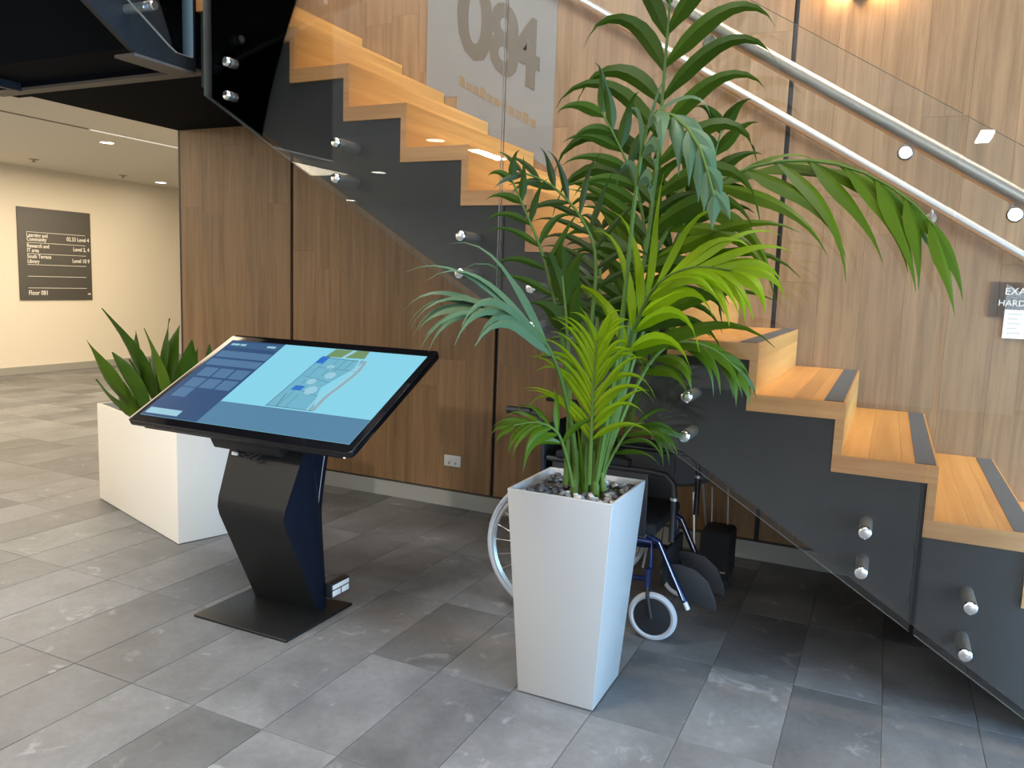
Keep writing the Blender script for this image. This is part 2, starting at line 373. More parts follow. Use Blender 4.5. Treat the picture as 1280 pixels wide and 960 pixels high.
glazing('window_1', (8.05, -5.4, 0), (8.05, 1.0, 0), 3.7, 5, 'tall glazed front on the right, outside the frame')
glazing('window_2', (4.1, -9.08, 0), (7.9, -9.08, 0), 2.6, 3, 'glazed entrance behind the camera')

# ================================================================== STAIRCASE
st = thing('staircase', (3.2, .6, 0), 'oak staircase with charcoal stringers and a glass balustrade in front of the wood wall', 'staircase')
KMAX = 12
for k in range(-1, KMAX+1):
    xa, xb, z = (k-1)*G - .03, k*G, Z0 - k*RS
    if k == -1: xa = -.615
    z0 = z - .062; 
    # tread: three glued boards with a slim front lamination
    t_ = MB().box((xa, 0.0, z0), (xb, YW-.002, z-.018)).build('tread', W_TREAD, st)
    cuts_ = [xa, xa+.03+.09+.02*((k*7) % 3), xb-.115, xb]
    for b0, b1 in zip(cuts_[:-1], cuts_[1:]): MB().box((b0+.0003, 0.0, z-.0175), (b1-.0003, YW-.002, z)).build('board', W_TREAD, t_)
    MB().box((xa+.0006, -.003, z0+.0006), (xb-.0006, -.0002, z-.0006)).build('tread_edge', W_FASC, t_)
    MB().box((xb-.072, .012, z), (xb-.008, YW-.02, z+.0025)).build('grip_strip', GRIP, t_)
    # riser between tread k and k+1
    if k < KMAX:
        zb = Z0 - (k+1)*RS
        r_ = MB().box((xb-.03, 0.0, zb), (xb, YW-.002, z0)).build('riser', W_TREAD, st)
        MB().box((xb-.0294, -.003, zb), (xb-.0006, -.0002, z0)).build('riser_edge', W_FASC, r_)
# riser up to the landing
MB().box((-.646, 0, Z0+RS), (-.616, YW-.002, Z0+2*RS)).build('riser', W_TREAD, st)
def stringer(y0, y1):
    xe = 3.25
    poly = [(-.60, 2.36), (-.60, Z0+RS-.062)]
    for k in range(-1, KMAX+1):
        z0 = Z0 - k*RS - .062; poly += [(k*G-.03, z0), (k*G-.03, Z0-(k+1)*RS-.062)]
    poly = poly[:-1]
    poly = [p for p in poly] + [(KMAX*G-.03, 0), (xe, 0)]
    # underside follows the pitch
    MB().prism([(x, z) for x, z in poly], 1, y0, y1).build('stringer', STRG, st)
stringer(.012, .05)
for xj in (1.085, 2.741):
    MB().box((xj-.012, .004, 1.995-SL*xj), (xj+.012, .012, Z0-(int(xj/G)+1)*RS-.064)).build('stringer_joint', BLACK, st)
stringer(YW-.06, YW-.02)
MB().hexa([(-.56, .05, 2.333), (3.2, .05, .03), (3.2, YW-.06, .03), (-.56, YW-.06, 2.333), (-.56, .05, 2.363), (3.2, .05, .06), (3.2, YW-.06, .06), (-.56, YW-.06, 2.363)]).build('soffit', VOID, st)
# landing and upper flight (turns towards the camera on the left)
ld = MB(); ld.box((-2.26, .17, 2.47), (-.62, YW, 2.92)); ld.box((-2.26, -.004, 2.445), (-.62, .17, 2.92)); ld.build('landing', VOID, st)
MB().box((-2.26, .0, 2.43), (-.62, .075, 2.445)).build('landing_lip', LIPM, st)
MB().box((-2.26, 0.0, 2.92), (-.62, YW, 2.96)).build('landing_floor', W_TREAD, st)
xs = -.62
up_poly = [(0.0, 2.425), (-.35, 2.425), (-3.2, 2.425+2.85*SL), (-3.2, 3.1+3.2*SL), (0.0, 3.1)]
MB().prism(up_poly, 0, xs-.03, xs).build('upper_stringer', BLACK, st)
MB().prism(up_poly, 0, -2.0, -1.97).build('upper_stringer', BLACK, st)
MB().hexa([(-1.97, -3.2, 2.50+2.85*SL), (xs-.03, -3.2, 2.50+2.85*SL), (xs-.03, -.3, 2.47), (-1.97, -.3, 2.47), (-1.97, -3.2, 2.55+2.85*SL), (xs-.03, -3.2, 2.55+2.85*SL), (xs-.03, -.3, 2.55), (-1.97, -.3, 2.55)]).build('upper_soffit', VOID, st)
MB().box((-1.97, -.3, 2.47), (xs-.03, 0, 2.55)).build('upper_soffit', VOID, st)
MB().add([(-1.97, 0, 2.422), (xs, 0, 2.422), (xs, -.35, 2.422), (xs-.09, -.35, 2.422), (xs-.09, -.0, 2.422)], [(1, 2, 3, 4)]).build('upper_lip', LIPM, st) if False else None
MB().prism([(0, 2.412), (-.36, 2.412), (-.36, 2.425), (0, 2.425)], 0, xs-.13, xs).build('upper_lip', LIPM, st)
for k in range(1, 9):
    y = -.02 - k*G; z = 2.96 + k*RS
    MB().box((-1.97, y-.03, z-.06), (xs, y+G, z)).build('upper_tread', W_TREAD, st)

# glass panels of the lower flight: two-way bolts through the panel into the stringer
YG = -.135
def gpanel(poly3):
    n = len(poly3) // 2
def panel_x(xa, xb, zlo, zhi):
    v = [(xa, YG, zlo(xa)), (xb, YG, zlo(xb)), (xb, YG, zhi(xb)), (xa, YG, zhi(xa))]
    v += [(x, YG+.010, z) for x, y, z in v]
    f = [(0, 1, 2, 3), (7, 6, 5, 4), (0, 4, 5, 1), (1, 5, 6, 2), (2, 6, 7, 3), (3, 7, 4, 0)]
    o = obj('glass_panel', v, f, None, st, mats=[GLASS, GEDGE], fm=[0, 0, 1, 1, 1, 1]); return o
zlo = lambda x: 2.011 - SL*x
zhi = lambda x: 3.686 - SL*x
for xa, xb in ((-.43, 1.143), (1.153, 2.727), (2.741, 4.2)):
    if xb > 3.25:
        v2 = lambda x: max(.05, zlo(x)); panel_x(2.741, 3.2, v2, zhi)
    else: panel_x(xa, xb, zlo, zhi)
def bolt(x, z, cap_y, base_y, r=.0215):
    o = MB().lathe((x, 0, z), [(r, cap_y+.005), (r, base_y)], 20, 'Y').build('standoff', STEEL, st, smooth=True)
    c = MB().lathe((x, 0, z), [(r-.006, cap_y-.012), (r-.002, cap_y-.010), (r+.001, cap_y-.005), (r+.001, cap_y+.005)], 20, 'Y').build('standoff_cap', STEELP, o, smooth=True)
for x, zs in ((-.279, (2.413, 2.264)), (.347, (2.026, 1.874)), (.978, (1.631, 1.480)), (1.300, (1.432, 1.280)), (1.937, (1.061, .914)), (2.566, (.657, .517)), (2.895, (.463, .303))):
    for z in zs: bolt(x, z, YG-.004, .012)
# upper flight glass, on the side facing the hall
gx = xs + .15
gp = [(-.17, 2.437), (-.26, 2.437), (-.30, 2.455), (-3.2, 2.455+2.9*SL), (-3.2, 4.1+2.9*SL), (-.17, 4.1)]
n = len(gp); v = [(gx, y, z) for y, z in gp] + [(gx+.0135, y, z) for y, z in gp]
f = [tuple(range(n)), tuple(range(2*n-1, n-1, -1))] + [(i, (i+1) % n, n+(i+1) % n, n+i) for i in range(n)]
obj('glass_panel', v, f, None, st, mats=[GLASS, GEDGE], fm=[0, 0] + [1]*n)
P = (-.393, 2.600)
for (y, z) in (P, (-.393-.63, 2.600+.63*SL)):
    o = MB().lathe((0, y, z), [(.0215, xs), (.0215, gx+.014)], 20, 'X').build('standoff', STEEL, st, smooth=True)
    MB().lathe((0, y, z), [(.0225, gx+.0136), (.0225, gx+.022), (.018, gx+.028)], 20, 'X').build('standoff_cap', STEELP, o, smooth=True)
# handrails
def rail(y, xa, xb, r=.027):
    zr = lambda x: 3.550 - SL*x
    o = MB().tube([(xa, y, zr(xa)), (xb, y, zr(xb))], r, 20).build('handrail', STEEL, st, smooth=True); return o, zr
hr, zr = rail(-.060, -.55, 3.3)
for x in (-.279, .347, .978, 1.30, 1.937, 2.578, 2.893):
    zc = zr(x) - .070
    c = MB().lathe((x, 0, zc), [(.020, YG-.016), (.024, YG-.010), (.024, YG-.001)], 20, 'Y').build('rail_cap', STEELP, hr, smooth=True)
    MB().tube([(x, YG+.0136, zc), (x, -.075, zc), (x, -.062, zc+.012), (x, -.060, zc+.045)], .008, 8).build('rail_bracket', STEEL, hr, smooth=True)
hw, zr = rail(YW-.08, -.6, 3.9, .0235)
for x in (-.2, 2.715, 3.5):
    zc = zr(x) - .06
    MB().tube([(x, YW, zc), (x, YW-.07, zc), (x, YW-.08, zc+.012), (x, YW-.08, zc+.04)], .008, 8).build('rail_bracket', STEEL, hw, smooth=True)
    MB().lathe((x, 0, zc), [(.026, YW-.008), (.026, YW)], 18, 'Y').build('rail_rose', STEEL, hw, smooth=True)
# ================================================================== WALL FITTINGS
# reflection in the glass, painted as a wall panel with large skewed numerals
mu = thing('wall_reflection', (.3, YW, 2.2), 'glass reflection with large taupe numerals, painted as a pale panel on the oak wall', 'reflected_sign')
yb = YW - .003
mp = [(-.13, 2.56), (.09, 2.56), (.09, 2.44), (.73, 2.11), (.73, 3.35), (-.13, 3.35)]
MB().prism(mp, 1, yb, YW-.0003).build('reflection_panel', REFL, mu)
def wallM(x, z, shear=0., y=yb-.0004):   # text lying in the wall plane, running along the pitch
    return Matrix(((1, 0, 0, x), (0, 0, -1, y), (shear, 1, 0, z), (0, 0, 0, 1)))
text('numeral', '0', .62, REFLT, wallM(.075, 2.845, -.50), mu, .0012, sx=.80, off=.018)
text('numeral', '8', .54, REFLT, wallM(.300, 2.725, -.50, yb-.0012), mu, .0012, sx=.72, off=.016)
text('numeral', '4', .52, REFLT, wallM(.445, 2.655, -.50, yb-.002), mu, .0012, sx=.72, off=.016)
ms = MB()
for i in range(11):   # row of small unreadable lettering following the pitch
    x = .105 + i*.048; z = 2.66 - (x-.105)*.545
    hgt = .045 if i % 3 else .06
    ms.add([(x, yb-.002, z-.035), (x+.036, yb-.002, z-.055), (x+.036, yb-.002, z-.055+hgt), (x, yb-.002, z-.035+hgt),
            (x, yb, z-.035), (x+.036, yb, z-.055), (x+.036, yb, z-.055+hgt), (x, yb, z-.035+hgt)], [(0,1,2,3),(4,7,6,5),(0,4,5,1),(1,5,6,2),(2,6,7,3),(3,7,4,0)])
tag(ms.build('small_lettering', REFLS, mu), kind='stuff')
# double power outlet low on the wood wall
po = thing('power_outlet', (.129, YW, .30), 'white double power outlet low on the oak wall between kiosk and planter', 'outlet')
MB().box((.068, YW-.010, .266), (.190, YW, .338)).build('face_plate', WHT, po, bevel=.003)
for dx in (.028, .072):
    MB().box((.068+dx, YW-.013, .306), (.068+dx+.022, YW-.010, .322)).build('switch', WHT, po, bevel=.001)
    MB().box((.068+dx+.004, YW-.0108, .280), (.068+dx+.018, YW-.0098, .296)).build('socket', SKIRT, po)
# dark control plate higher on the wall, beside the palm
# clear acrylic sign and paper notice at the right edge of the frame
sg = thing('acrylic_sign', (3.12, YW, 1.45), 'clear acrylic sign with pale capitals screwed to the oak wall at the right edge', 'sign')
MB().box((2.990, YW-.010, 1.372), (3.30, YW-.004, 1.536)).build('acrylic_plate', ACRY, sg)
text('lettering', 'EXA', .046, TXTA, wallM(3.052, 1.478, 0, YW-.0112), sg)
text('lettering', 'HARD E', .040, TXTA, wallM(3.030, 1.425, 0, YW-.0112), sg)
pn = thing('paper_notice', (3.14, YW, 1.33), 'white paper notice pinned under the acrylic sign', 'notice')
MB().box((3.060, YW-.0135, 1.275), (3.270, YW-.0125, 1.408)).build('sheet', PAPER, pn)
q = MB()
for i in range(5): q.box((3.075, YW-.0142, 1.385-i*.022), (3.115 if i % 2 else 3.13, YW-.0134, 1.391-i*.022)); q.box((3.145, YW-.0142, 1.385-i*.022), (3.24, YW-.0134, 1.391-i*.022))
tag(q.build('printed_lines', plain('print_grey', (.5, .45, .38), .8), pn), kind='stuff')
# wall sconce just above the frame, washing the oak wall
sc = thing('wall_sconce', (2.32, YW, 3.0), 'small brass wall sconce throwing warm light on the oak wall', 'wall lamp')
MB().box((2.275, YW-.10, 2.875), (2.365, YW, 3.02)).build('sconce_body', plain('sconce_bronze', (.12, .09, .06), .4, .6), sc, bevel=.004)
SE = emit('sconce_glow', (1.0, .72, .38), 30)
for sx_ in (2.268, 2.366): MB().box((sx_, YW-.085, 2.885), (sx_+.006, YW-.015, 2.99)).build('glow_plate', SE, sc)
for sx_ in (2.225, 2.415):
    l = bpy.data.lights.new('sconce_lamp', 'POINT'); l.energy = 3.2; l.color = (1, .66, .32); l.shadow_soft_size = .025
    o = bpy.data.objects.new('sconce_lamp', l); COL.objects.link(o); o.location = (sx_, YW-.06, 2.93)
# directory sign on the far cream wall
ds = thing('directory_sign', (-7.83, 4.25, 1.6), 'dark grey directory board with pale lettering and rules on the far cream wall', 'sign')
y0, y1, z0, z1 = 3.72, 4.775, .985, 2.208
MB().box((-7.84, y0, z0), (-7.822, y1, z1)).build('board', SIGNM, ds, bevel=.002)
def farM(y, z): return Matrix(((0, 0, 1, -7.8212), (1, 0, 0, y), (0, 1, 0, z), (0, 0, 0, 1)))
yl = y0 + .115
for i, z in enumerate((1.885, 1.745, 1.60, 1.455, 1.30, 1.145)):
    MB().box((-7.8222, yl, z), (-7.8205, y1-.09, z+.006)).build('rule', TXT, ds)
for z, s in ((1.825, 'Learning and'), (1.772, 'Community'), (1.685, 'Research and'), (1.625, 'IT area'), (1.545, 'South Terrace'), (1.480, 'Library'), (1.055, 'Floor 081')):
    text('lettering', s, .070 if s != 'Floor 081' else .085, TXT, farM(yl, z), ds, sx=.82, off=.0015)
for z, s in ((1.80, '02.33 Level 4'), (1.665, 'Level 2, 4'), (1.505, 'Level 10 9')):
    text('lettering', s, .075, TXT, farM(y1-.03, z), ds, sx=.85, align='RIGHT', off=.0015)
MB().prism([(y1-.08, 1.06), (y1-.02, 1.06), (y1-.045, 1.085)], 0, -7.8222, -7.8205).build('emblem', TXT, ds)
# recessed downlights
DLE = emit('downlight_glow', (1.0, .93, .80), 14)
def downlight(x, y, lab, grp=None, r=.062, z=2.73):
    d = thing('downlight', (x, y, z), lab, 'ceiling light', grp)
    MB().torus((x, y, z-.003), (0, 0, 1), r+.012, .009, 28, 6, .004).build('trim_ring', WHT, d, smooth=True)
    MB().lathe((x, y, z-.004), [(r, 0), (r, .003)], 24).build('lens', DLE, d)
downlight(-4.84, 2.767, 'round recessed downlight nearer the opening in the corridor ceiling')
downlight(-7.31, 5.564, 'round recessed downlight far back by the cream wall', r=.07)
for x, y, lab in ((-3.22, -5.52, 'lobby downlight seen as a bright dot in the glass right of the left bolts'), (-1.35, -3.75, 'lobby downlight mirrored on the glass over a lit stair riser'),
                  (-5.79, -8.4, 'far lobby downlight mirrored on the glass above the kiosk'), (-3.1, -3.6, 'lobby downlight mirrored at the lower glass edge by the first wall seam')):
    downlight(x, y, lab, 'lobby downlights', .085)
sl = thing('slot_light', (-4.4, 2.7, 2.73), 'thin linear light slot in the corridor ceiling', 'ceiling light')
MB().box((-4.335, 2.15, 2.724), (-4.285, 3.25, 2.7299)).build('slot_frame', WHT, sl)
MB().box((-4.33, 2.17, 2.7225), (-4.292, 3.23, 2.724)).build('diffuser', emit('slot_glow', (1, .92, .78), 1.6), sl)
for x, y, lab in ((-6.99, 3.42, 'small ceiling sprinkler on the left of the corridor ceiling'), (-7.17, 4.81, 'small ceiling sprinkler near the far cream wall')):
    d = thing('ceiling_sprinkler', (x, y, 2.73), lab, 'sprinkler')
    MB().lathe((x, y, 2.73), [(.055, 0), (.055, -.006), (.02, -.010), (.012, -.03)], 16).build('rose', SKIRT, d, smooth=True)
    MB().lathe((x, y, 2.70), [(.004, 0), (.03, -.004), (.03, -.008)], 12).build('deflector', SKIRT, d)

# ================================================================== TOUCHSCREEN KIOSK
kk = thing('touchscreen_kiosk', (.28, -.45, 0), 'black floor standing touchscreen kiosk with a tilted map display', 'kiosk')
MB().prism([(.03, -.667), (.53, -.667), (.53, -.235), (.03, -.300)], 2, 0, .012).build('base_plate', KBLK, kk, bevel=.003)
hw_ = .18
frontp = [(-.385, .012), (-.40, .045), (-.590, .440), (-.598, .475), (-.590, .515), (-.47, .80), (-.44, .90)]
backp = [(-.30, .915), (-.335, .72), (-.358, .50), (-.352, .35), (-.325, .06), (-.322, .012)]
hwf = lambda z: .176 + max(0, z-.45)*.07
def extr(poly, xa, xb):
    return MB().prism(poly, 0, xa, xb)
# wrap of sheet metal: front and side skins
fv = []; ff = []
import itertools
def smoothp(pts, n=5):
    out = []
    P_ = [Vector((a, b)) for a, b in pts]
    for i in range(len(P_)-1):
        p0, p1, p2, p3 = P_[max(i-1, 0)], P_[i], P_[i+1], P_[min(i+2, len(P_)-1)]
        for k in range(n):
            t = k/n; out.append(.5*((2*p1) + (p2-p0)*t + (2*p0-5*p1+4*p2-p3)*t*t + (3*p1-p0-3*p2+p3)*t**3))
    out.append(P_[-1]); return out
FRc = frontp; BKc = [tuple(p) for p in smoothp(backp, 4)]
for (y, z) in FRc: fv += [(.28-hwf(z), y, z), (.28+hwf(z), y, z)]
n = len(FRc)
fb = [(.28-hwf(z), y+.004, z) for y, z in FRc]
cf = MB(); vv = [(.28-hwf(z), y, z) for y, z in FRc] + [(.28+hwf(z), y, z) for y, z in FRc] + [(.28+hwf(z), y+.006, z) for y, z in FRc] + [(.28-hwf(z), y+.006, z) for y, z in FRc]
fc = []
for i in range(n-1):
    for a, b in ((0, n), (n, 2*n), (2*n, 3*n), (3*n, 0)): fc.append((a+i, b+i, b+i+1, a+i+1))
fc += [(0, n, 2*n, 3*n), (n-1, 2*n-1, 3*n-1, 4*n-1)]
cf.add(vv, fc).build('column_front', KBLK, kk, smooth=True)
for s_ in (-1, 1):   # side cheeks between front skin and curved back edge
    poly = [(y+.006, z) for y, z in FRc] + BKc
    nn = len(poly); v = [(.28+s_*(hwf(z)-.001), y, z) for y, z in poly] + [(.28+s_*(hwf(z)-.006), y, z) for y, z in poly]
    f = [tuple(range(nn)), tuple(range(2*nn-1, nn-1, -1))] + [(i, (i+1) % nn, nn+(i+1) % nn, nn+i) for i in range(nn)]
    MB().add(v, f).build('column_side', KSIDE, kk)
bkc = MB(); nb = len(BKc)
bkc.add([(.28-hwf(z), y, z) for y, z in BKc] + [(.28+hwf(z), y, z) for y, z in BKc], [(i, i+1, nb+i+1, nb+i) for i in range(nb-1)]); bkc.build('column_back', KBLK, kk, smooth=True)
tr = [(.28+hwf(z)+.0015, y-.028, z) for y, z in BKc if .16 < z < .80]
MB().tube(tr, .0022, 6).build('edge_strip', plain('kiosk_strip', (.30, .30, .31), .3, .6), kk, smooth=True)
# monitor body in its own tilted frame
FL = Vector((-.303, -.704, .817)); vv_ = Vector((0, .617, .333)).normalized(); nn_ = Vector((0, -vv_.z, vv_.y))
def S(u, v, h): return tuple(FL + Vector((1, 0, 0))*u + vv_*v + nn_*h)
def rrect(u0, v0, u1, v1, r, seg=4):
    out = []
    for cx, cy, a0 in ((u1-r, v0+r, -90), (u1-r, v1-r, 0), (u0+r, v1-r, 90), (u0+r, v0+r, 180)):
        for k in range(seg+1):
            a = math.radians(a0 + 90*k/seg); out.append((cx+r*math.cos(a), cy+r*math.sin(a)))
    return out
def slab(poly, h0, h1):
    n = len(poly); return MB().add([S(u, v, h0) for u, v in poly] + [S(u, v, h1) for u, v in poly],
        [tuple(range(n)), tuple(range(2*n-1, n-1, -1))] + [(i, (i+1) % n, n+(i+1) % n, n+i) for i in range(n)])
slab(rrect(0, 0, 1.165, .701, .022), -.026, 0).build('bezel', KBEZ, kk, bevel=.002)
slab(rrect(.05, .05, 1.115, .65, .02), -.056, -.026).build('rear_housing', KBLK, kk, bevel=.004)
slab(rrect(.07, .012, 1.10, .06, .006), -.045, -.026).build('front_rail', KBLK, kk, bevel=.003)
slab([(.40, .14), (.77, .14), (.77, .50), (.40, .50)], -.10, -.056).build('mount_plate', BLKP, kk, bevel=.004)
slab([(.42, .030), (.78, .030), (.78, .10), (.42, .10)], -.108, -.045).build('mount_bracket', KBLK, kk, bevel=.003)
MB().box((.130, -.545, .690), (.160, -.535, .704)).build('cable_tag', WHT, kk, bevel=.002)
cb = MB()
for a in range(3): cb.tube([(.14+.03*a, -.52, .80), (.145+.03*a, -.55, .725-.012*a), (.20+.03*a, -.56, .705-.010*a), (.27+.02*a, -.55, .72), (.30, -.50, .80)], .005, 6)
cb.build('cable_loop', BLKP, kk, smooth=True)
MB().lathe((.825, -.689, .796), [(.004, -.003), (.004, .003)], 10, 'Y').build('power_led', emit('led_white', (1, 1, 1), 3), kk)
# image on the display (a lit screen)
bright = emit('screen_cyan', (.25, .66, .82), 1.0); navy = emit('screen_navy', (.035, .085, .20), 1.0)
strip = emit('screen_strip', (.095, .235, .37), 1.0); til = emit('screen_tile', (.085, .19, .34), 1.0)
til2 = emit('screen_tile_dark', (.05, .12, .24), 1.0); greyc = emit('screen_map', (.17, .46, .60), 1.0); gl2 = emit('screen_map_line', (.10, .22, .30), 1.0)
blu = emit('screen_blue', (.03, .17, .60), 1.0); grn = emit('screen_green', (.17, .30, .14), 1.0); pale = emit('screen_pale', (.33, .60, .72), 1.0); wal = emit('screen_wall', (.30, .42, .48), 1.0)
disp = slab([(.036, .046), (1.129, .046), (1.129, .652), (.036, .652)], 0, .0012).build('display', bright, kk)
lv = [.0012]
def ui(name, poly, mat, lvl=1):
    h = .0012 + .0005*lvl; return slab(poly, h-.0005, h).build(name, mat, disp)
ui('side_menu', [(.036, .046), (.362, .046), (.362, .652), (.036, .652)], navy)
ui('footer_strip', [(.362, .046), (1.129, .046), (1.129, .196), (.362, .196)], strip)
ui('menu_logo', [(.05, .062), (.235, .062), (.235, .100), (.05, .100)], pale, 2)
ui('menu_header', rrect(.05, .592, .36, .640, .004, 2), til2, 2)
ui('menu_bar', rrect(.05, .508, .355, .560, .004, 2), til, 2); ui('menu_bar', rrect(.05, .440, .355, .492, .004, 2), til, 2)
for j, z in enumerate((.350, .266, .190)):
    for i in range(3):
        if j == 2 and i: break
        ui('menu_button', rrect(.075+i*.094, z, .075+i*.094+.083, z+.070, .004, 2), til, 2)
for a_, b_ in ((.06, .11), (.118, .15), (.28, .33)): ui('header_mark', [(a_, .610), (b_, .610), (b_, .624), (a_, .624)], pale, 3)
ui('map_floor', [(.605, .206), (.625, .580), (.860, .575), (.842, .520), (.80, .42), (.775, .36), (.800, .29), (.845, .206)], greyc)
ui('map_lawn', [(.640, .584), (.655, .647), (.835, .652), (.845, .592)], grn)
ui('map_path', [(.725, .588), (.745, .588), (.772, .648), (.750, .648)], pale, 2)
ui('map_room', [(.622, .530), (.665, .530), (.668, .585), (.626, .585)], blu, 2)
ui('map_room', [(.640, .325), (.690, .325), (.695, .358), (.645, .358)], blu, 2)
for (a, b, c_, d_) in ((.625, .575, .860, .572), (.640, .30, .655, .206), (.60, .206, .845, .206), (.605, .206, .625, .58)):
    dx, dy = c_-a, d_-b; l_ = math.hypot(dx, dy); nx, ny = -dy/l_*.002, dx/l_*.002
    ui('map_line', [(a-nx, b-ny), (c_-nx, d_-ny), (c_+nx, d_+ny), (a+nx, b+ny)], gl2, 2)
curve = smoothp([(.845, .206), (.842, .30), (.862, .40), (.875, .50), (.862, .575)], 4)
for off, wd, mt in ((0, .009, wal), (-.030, .005, pale)):
    a_ = [(p.x+off-wd, p.y) for p in curve]; b_ = [(p.x+off+wd, p.y) for p in reversed(curve)]
    ui('map_wall', a_+b_, mt, 3)
for (a, b, c_, d_) in ((.640, .34, .80, .30), (.66, .206, .665, .40), (.70, .206, .702, .30), (.63, .43, .79, .40), (.66, .43, .664, .58), (.72, .44, .722, .575), (.76, .46, .763, .575), (.66, .50, .86, .495), (.80, .50, .802, .575)):
    dx, dy = c_-a, d_-b; l_ = math.hypot(dx, dy); nx, ny = -dy/l_*.0012, dx/l_*.0012
    ui('map_line', [(a-nx, b-ny), (c_-nx, d_-ny), (c_+nx, d_+ny), (a+nx, b+ny)], gl2, 2)
for c_, r_ in (((.74, .335), .030), ((.70, .395), .022), ((.76, .45), .026), ((.72, .51), .018)):
    ui('map_zone', [(c_[0]+r_*math.cos(t*.785), c_[1]+r_*math.sin(t*.785)) for t in range(8)], pale, 2)
# small black box with white inserts at the foot of the kiosk
sb = MB().box((.462, -.34, .060), (.498, -.215, .125)).build('foot_box', BLKP, kk, bevel=.003)
for (ya, yb_, za, zb) in ((-.335, -.28, .066, .092), (-.272, -.222, .066, .092), (-.335, -.222, .098, .118)):
    MB().box((.498, ya, za), (.5005, yb_, zb)).build('white_insert', WHT, sb, bevel=.0008)

# ================================================================== PLANTERS
def frustum(cx, cy, b, t, z0, z1):
    return [(cx-b, cy-b, z0), (cx+b, cy-b, z0), (cx+b, cy+b, z0), (cx-b, cy+b, z0), (cx-t, cy-t, z1), (cx+t, cy-t, z1), (cx+t, cy+t, z1), (cx-t, cy+t, z1)]
PX, PY = 1.635, -.412
pot = thing('tall_planter', (PX, PY, 0), 'tall tapered glossy white planter with pebbles, under the big palm', 'planter')
def hollow(outer_b, outer_t, zt, wall_, name, mat, par, cx, cy, zin):
    o = frustum(cx, cy, outer_b, outer_t, .004, zt); ti = outer_t - wall_
    bi = outer_t - wall_ - (outer_t-outer_b)*(zt-zin)/zt
    v = o + [(cx-ti, cy-ti, zt), (cx+ti, cy-ti, zt), (cx+ti, cy+ti, zt), (cx-ti, cy+ti, zt), (cx-bi, cy-bi, zin), (cx+bi, cy-bi, zin), (cx+bi, cy+bi, zin), (cx-bi, cy+bi, zin)]
    f = [(0, 3, 2, 1)] + [(i, (i+1) % 4, 4+(i+1) % 4, 4+i) for i in range(4)] + [(4+i, 4+(i+1) % 4, 8+(i+1) % 4, 8+i) for i in range(4)] + [(8+i, 8+(i+1) % 4, 12+(i+1) % 4, 12+i) for i in range(4)] + [(12, 13, 14, 15)]
    m = MB().add(v, f); return m.build(name, mat, par, bevel=.0035)
hollow(.142, .190, .752, .012, 'planter_body', POTW, pot, PX, PY, .70)
ti = .17
MB().box((PX-ti, PY-ti, .702), (PX+ti, PY+ti, .722)).build('soil', SOIL, pot)
pebm = [plain('pebble_dark', (.06, .062, .065), .6, bump=.4, var=.1), plain('pebble_mid', (.20, .19, .175), .6, bump=.4, var=.1), plain('pebble_pale', (.50, .46, .41), .6, bump=.3, var=.1)]
def pebble_mesh(i):
    bm = bmesh.new(); bmesh.ops.create_icosphere(bm, subdivisions=1, radius=1)
    for v in bm.verts: v.co = Vector((v.co.x*random.uniform(.85, 1.1), v.co.y*random.uniform(.6, .85), v.co.z*random.uniform(.4, .55)))
    me = bpy.data.meshes.new('pebble'); bm.to_mesh(me); bm.free()
    for p in me.polygons: p.use_smooth = True
    me.materials.append(pebm[i % 3]); return me
pms = [pebble_mesh(i) for i in range(9)]
for i in range(190):
    x, y = PX+random.uniform(-.160, .160), PY+random.uniform(-.160, .160)
    if abs(x-PX-.01) < .05 and abs(y-PY) < .05: continue
    left = x < PX - .02
    o = bpy.data.objects.new('pebble', pms[random.choice([0, 3, 6, 0, 3, 1] if left else [1, 4, 7, 0, 2, 5])]); COL.objects.link(o)
    s_ = random.uniform(.009, .021); o.scale = (s_, s_, s_); o.rotation_euler = (random.uniform(-.4, .4), random.uniform(-.4, .4), random.uniform(0, 6))
    o.location = (x, y, .722+s_*.35+random.uniform(0, .012)); o.parent = pot; o.matrix_parent_inverse = pot.matrix_world.inverted()
# small dark green plant among the pebbles
def blade(mb, p0, d, length, width, droop=0., n=6, fold=.25, side=None, up_=None, prof=None, curl=0.):
    """one tapering leaf blade, folded along its midrib"""
    p = Vector(p0); d = Vector(d).normalized(); st_ = length/n; rows = []
    up_ = Vector(up_ or (0, 0, 1))
    for i in range(n+1):
        t = i/n; s_ = d.cross(up_)
        if s_.length < .15: s_ = d.cross(Vector((0, 1, 0)))
        s_.normalize(); nrm = s_.cross(d).normalized()
        wdt = width*.5*(prof(t) if prof else max(.02, math.sin(math.pi*min(1, (t*.92+.06)))**.8*(1-.35*t)))
        rows.append((p + s_*wdt + nrm*wdt*fold, p.copy(), p - s_*wdt + nrm*wdt*fold))
        d = (d + Vector((0, 0, -1))*droop*st_*(0.4+1.8*t)/max(length, .01) + s_*curl*st_).normalized(); p = p + d*st_
    v = [q for r in rows for q in r]; f = []
    for i in range(n):
        a = i*3; f += [(a, a+1, a+4, a+3), (a+1, a+2, a+5, a+4)]
    mb.add(v, f); return mb
bt = thing('seedling', (PX+.08, PY+.02, .725), 'small dark bluish green seedling among the pebbles of the tall planter', 'plant')
for i in range(9):
    a = i*.7; MB_ = MB(); blade(MB_, (PX+.07+.01*math.cos(a), PY+.01+.01*math.sin(a), .725), (math.cos(a), math.sin(a), random.uniform(.5, 1.2)), random.uniform(.05, .085), .024, 1.2, 4)
    MB_.build('leaf', LF['k'] if i % 3 else LF['d'], bt, smooth=True)

